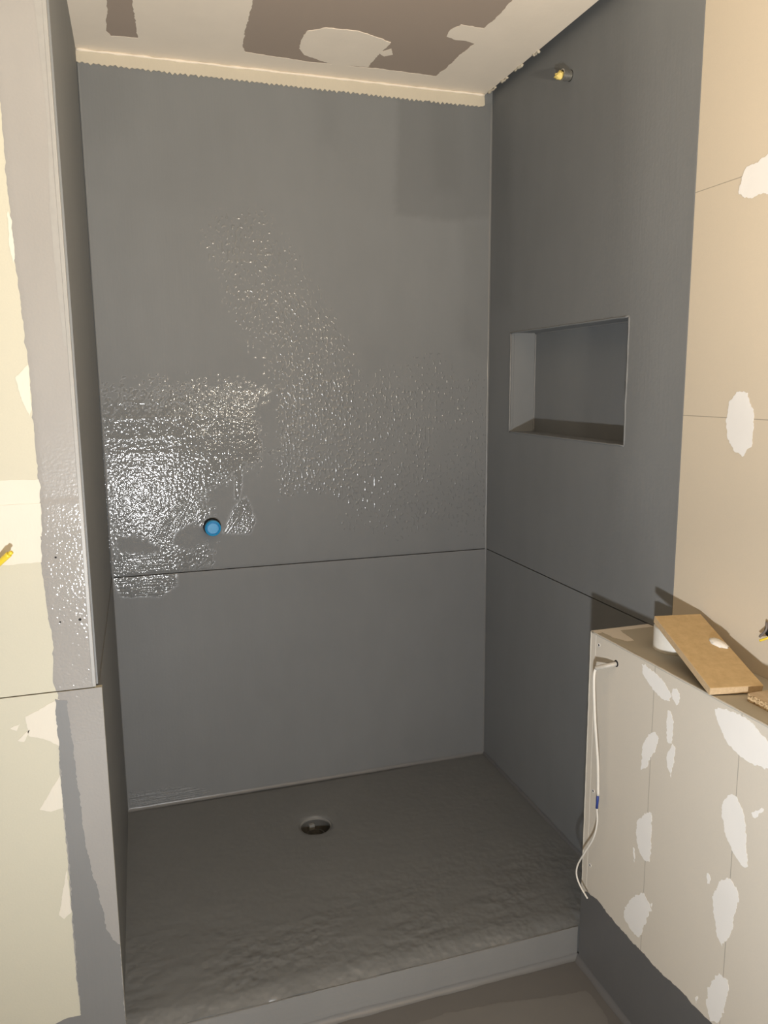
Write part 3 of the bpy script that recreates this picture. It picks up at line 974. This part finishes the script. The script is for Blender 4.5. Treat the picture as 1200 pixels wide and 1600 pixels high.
# ------------------------------------------------------------------ things
# floor drain
dr = tag(empty('floor_drain', (DX, DY, -0.06)), 'round open floor drain sunk in the dark grey shower floor', 'drain')
M_DRAIN = plain('drain_plastic', (0.10, 0.10, 0.095), 0.35)
M_DRAIN_L = plain('drain_plastic_pale', (0.24, 0.24, 0.23), 0.4)
zt = zd + 0.06
lathe('drain_body', [(0, 0.002), (0.045, 0.002), (0.0465, 0.006), (0.0475, zt - 0.010), (0.0505, zt - 0.010), (0.0505, zt - 0.016), (0.0505, 0.0), (0, 0.0)], M_DRAIN, dr, 48)
lathe('drain_ring', [(0.0475, zt - 0.010), (0.0475, zt - 0.0055), (0.0505, zt - 0.004), (0.0508, zt - 0.010)], M_DRAIN_L, dr, 48)
lathe('trap_cup', [(0, 0.003), (0.030, 0.003), (0.030, 0.020), (0.027, 0.020), (0.027, 0.006), (0, 0.006)], M_DRAIN, dr, 32)
for a in (98,):
    bm = bmesh.new()
    add_box(bm, (0.0330, -0.009, 0.004), (0.0455, 0.009, 0.034), 0.001)
    bm.transform(Matrix.Rotation(math.radians(a), 4, 'Z'))
    bm_obj('drain_tab', bm, M_DRAIN_L, dr)

# blue pipe plug
pz = on_plane(333, 826, 1, -0.040)
pl = tag(empty('pipe_plug', (pz.x, 0, pz.z)), 'bright blue round plastic plug capping a pipe in the back wall', 'pipe plug')
FR = Matrix.Rotation(math.pi / 2, 4, 'X')     # z -> -y
M_BLUE = plain('blue_plastic', (0.02, 0.30, 0.62), 0.25, coat=0.3)
lathe('pipe_collar', [(0.0285, -0.010), (0.0285, 0.004), (0.024, 0.005), (0.024, -0.010)], M_DARK, pl, 40, FR)
lathe('cap', [(0, 0.0365), (0.0165, 0.0365), (0.0175, 0.034), (0.0185, 0.034), (0.0195, 0.0385), (0.0215, 0.040), (0.0245, 0.0385), (0.0255, 0.036), (0.0255, 0.022), (0.0230, 0.020), (0.0230, -0.008), (0, -0.008)], M_BLUE, pl, 48, FR)

# pipe end high on the right wall
q = on_plane(881, 117, 0, W - 0.02)
ps = tag(empty('pipe_outlet', (W, q.y, q.z)), 'small pipe outlet with yellow stuffing high on the grey right wall', 'pipe outlet')
M_YEL = plain('yellow_stuffing', (0.85, 0.68, 0.22), 0.6, bumps=(140, 0.8))
M_CHROME = plain('fitting_metal', (0.55, 0.54, 0.50), 0.22, 0.9)
FRX = Matrix.Rotation(-math.pi / 2, 4, 'Y')    # z -> -x
lathe('collar', [(0.0, -0.010), (0.0148, -0.010), (0.0148, 0.0006), (0.014, 0.001), (0, 0.001)], M_DARK, ps, 28, FRX)
lathe('fitting', [(0.0135, 0.0), (0.0135, 0.012), (0.0150, 0.013), (0.0150, 0.026), (0.0125, 0.027), (0.0115, 0.018), (0.0115, 0.0)], M_CHROME, ps, 28, FRX)
bm = bmesh.new()
bmesh.ops.create_icosphere(bm, subdivisions=3, radius=0.0150)
for v in bm.verts:
    n = noise.noise(v.co * 150) * 0.009
    v.co = v.co * (1 + n / 0.0150)
    v.co = Vector((v.co.x * 0.9 - 0.028, v.co.y * 0.85 + 0.006, v.co.z * 0.7 - 0.001))
bm_obj('stuffing', bm, M_YEL, ps, smooth=True)

# white pipe cap and fibreboard offcut leaning on it, chipboard offcut, on the low wall
M_WHITE = plain('white_plastic', (0.80, 0.78, 0.72), 0.35)
cap = tag(empty('plastic_ring', (1.236, -1.122, BT)), 'white round plastic ring under the raised end of the brown board', 'ring')
lathe('collar', [(0.047, 0), (0.047, 0.050), (0.045, 0.052), (0.041, 0.052), (0.040, 0.050), (0.040, 0)], M_WHITE, cap, 48)
lathe('inner_disc', [(0, 0.030), (0.0395, 0.030), (0.0395, 0.026), (0, 0.026)], M_WHITE, cap, 40)


def wood_mat(name, c1, c2, scale, bumpk, contrast=(0.35, 0.65)):
    m, nt, b = new_mat(name)
    f = tex_noise(nt, scale, 5, rough=0.65)
    nt.links.new(ramp(nt, f, [(contrast[0], c1), (contrast[1], c2)]), b.inputs['Base Color'])
    b.inputs['Roughness'].default_value = 0.7
    b.inputs['Specular IOR Level'].default_value = 0.25
    bump(nt, b, f, bumpk, 0.001)
    return m


M_MDF = wood_mat('fibreboard', (0.50, 0.365, 0.19), (0.58, 0.43, 0.23), 60, 0.1)
M_MDF_EDGE = wood_mat('fibreboard_edge', (0.58, 0.43, 0.26), (0.68, 0.52, 0.33), 160, 0.3)
M_CHIP = wood_mat('chipboard_face', (0.46, 0.36, 0.24), (0.58, 0.47, 0.33), 40, 0.2)
M_CHIP_EDGE = wood_mat('chipboard_edge', (0.24, 0.15, 0.07), (0.72, 0.55, 0.33), 230, 1.0, (0.38, 0.6))
near_l = Vector((1.1215, -1.372, 0.8155)); near_r = Vector((1.2220, -1.400, 0.8155)); far_l = Vector((1.1775, -1.122, 0.8805))
ex = (near_r - near_l).normalized(); ey = (far_l - near_l); LM = ey.length; ey.normalize(); ex = (ex - ey * ex.dot(ey)).normalized(); ez = ex.cross(ey)
WM = 0.106; TM = 0.016
bmat = Matrix((ex, ey, ez)).transposed().to_4x4(); bmat.translation = near_l - ez * TM
board = tag(empty('fibreboard_offcut', (0, 0, 0)), 'brown fibreboard offcut propped on the white ring on the low wall', 'board')
board.matrix_world = bmat
box('panel', (0, 0.0006, 0), (WM, LM, TM), M_MDF, board, 0.0008)
box('cut_edge', (0.0004, -0.0002, 0.0005), (WM - 0.0004, 0.0012, TM - 0.0005), M_MDF_EDGE, board, 0.0002)
box('cut_edge', (-0.0003, 0.001, 0.0005), (0.001, LM - 0.001, TM - 0.0005), M_MDF_EDGE, board, 0.0002)
# crumb of dried filler lying on the board
bm = bmesh.new()
bmesh.ops.create_icosphere(bm, subdivisions=3, radius=0.5)
for v in bm.verts:
    k = 1 + 0.35 * noise.noise(v.co * 5)
    v.co = Vector((v.co.x * 0.024 * k, v.co.y * 0.042 * k, max(-0.1, v.co.z) * 0.012 * k))
lump = bm_obj('filler_crumb', bm, plain('crumb_white', (0.8, 0.78, 0.72), 0.5, bumps=(120, 0.6)), None, smooth=True)
lump.matrix_world = bmat @ Matrix.Translation((0.089, 0.145, TM + 0.001)) @ Matrix.Rotation(0.5, 4, 'Z')
tag(lump, 'small white crumb of dried filler on the brown fibreboard offcut', 'filler crumb')

chip = tag(empty('chipboard_offcut', (1.225, -1.60, BT)), 'speckled chipboard offcut lying on the low wall at the right edge', 'board')
box('panel', (-0.0500, -0.19, 0.0), (0.058, 0.190, 0.0155), M_CHIP, chip, 0.0006)
box('cut_edge', (-0.0512, -0.189, 0.0004), (-0.0496, 0.1893, 0.0152), M_CHIP_EDGE, chip, 0.0002)
box('cut_edge', (-0.0496, 0.1895, 0.0004), (0.057, 0.1908, 0.0152), M_CHIP_EDGE, chip, 0.0002)
box('groove', (-0.0400, -0.188, 0.0150), (-0.0330, 0.150, 0.0160), M_DARK, chip)

# white cable hanging out of the low wall
M_CABLE = plain('white_cable', (0.78, 0.76, 0.70), 0.4)
cb = tag(empty('cable', (XB, -1.056, 0.752)), 'white cable with a blue splice hanging out of the low wall', 'cable')
L0 = Vector((XB, -1.056, 0.752))
K = lambda x, px, py: on_plane(px, py, 0, x) - L0
s0 = Vector((0.006, 0, 0)); s1 = K(1.112, 948, 1040.5); s2 = K(1.097, 931, 1044)
tube('sleeve', catmull([s0, s1, s2], 6), 0.0055, plain('grey_sleeve', (0.50, 0.48, 0.43), 0.4), cb, 14)
tube('hole', [Vector((0.002, 0, 0)), Vector((-0.0006, 0, 0))], 0.008, M_DARK, cb, 18)
up = [K(1.100, 934, 1043.5), K(1.094, 929, 1050), K(1.092, 928, 1075), K(1.098, 930, 1130), K(1.104, 934, 1190), K(1.106, 934.5, 1243)]
tube('upper_cable', catmull(up, 8), 0.0034, M_CABLE, cb, 12)
tube('splice', [K(1.106, 934.5, 1240), K(1.106, 933.5, 1252), K(1.106, 932.5, 1263)], [0.0030, 0.0033, 0.0030], plain('blue_tape', (0.03, 0.06, 0.28), 0.4), cb, 12)
lo = [K(1.106, 932.7, 1261), K(1.105, 933, 1285), K(1.102, 927, 1310), K(1.098, 913, 1333), K(1.096, 902.5, 1352), K(1.096, 901, 1368), K(1.098, 907, 1385), K(1.102, 918, 1404)]
tube('lower_cable', catmull(lo, 8), 0.0021, M_CABLE, cb, 10)

# wire tails in the right wall and at the left edge
q = on_plane(1198, 985, 0, W)
wt = tag(empty('wire_tails', (W, q.y, q.z)), 'grey and yellow wire tails poking out of the beige wall above the boards', 'wires')
KW = lambda x, px, py: on_plane(px, py, 0, x) - Vector((W, q.y, q.z))
M_YW = plain('yellow_wire', (0.80, 0.62, 0.05), 0.4)
M_GW = plain('grey_wire', (0.16, 0.14, 0.13), 0.5)
tube('grey_wire', catmull([KW(W + 0.002, 1202, 980), KW(1.286, 1198, 973), KW(1.282, 1197, 984), KW(1.278, 1187, 995)], 6), 0.0024, M_GW, wt, 10)
tube('yellow_wire', catmull([KW(W + 0.002, 1206, 990), KW(1.284, 1201, 996), KW(1.276, 1187, 1001)], 6), 0.0024, M_YW, wt, 10)
tube('hole', [Vector((0.003, -0.006, 0)), Vector((-0.0004, -0.006, 0))], 0.012, M_DARK, wt, 16)
q2 = on_plane(-14, 892, 1, YF)
wl = tag(empty('yellow_cable', (q2.x, YF, q2.z)), 'yellow cable end sticking out of the cream wall at the left edge', 'cable')
KL = lambda y, px, py: on_plane(px, py, 1, y) - Vector((q2.x, YF, q2.z))
tube('sheath', catmull([KL(YF + 0.004, -14, 892), KL(YF - 0.012, -6, 884), KL(YF - 0.03, 14, 866)], 6), 0.0058, M_YW, wl, 12)
tube('core', [KL(YF - 0.030, 14, 866), KL(YF - 0.034, 18, 863)], 0.0040, M_YW, wl, 10)
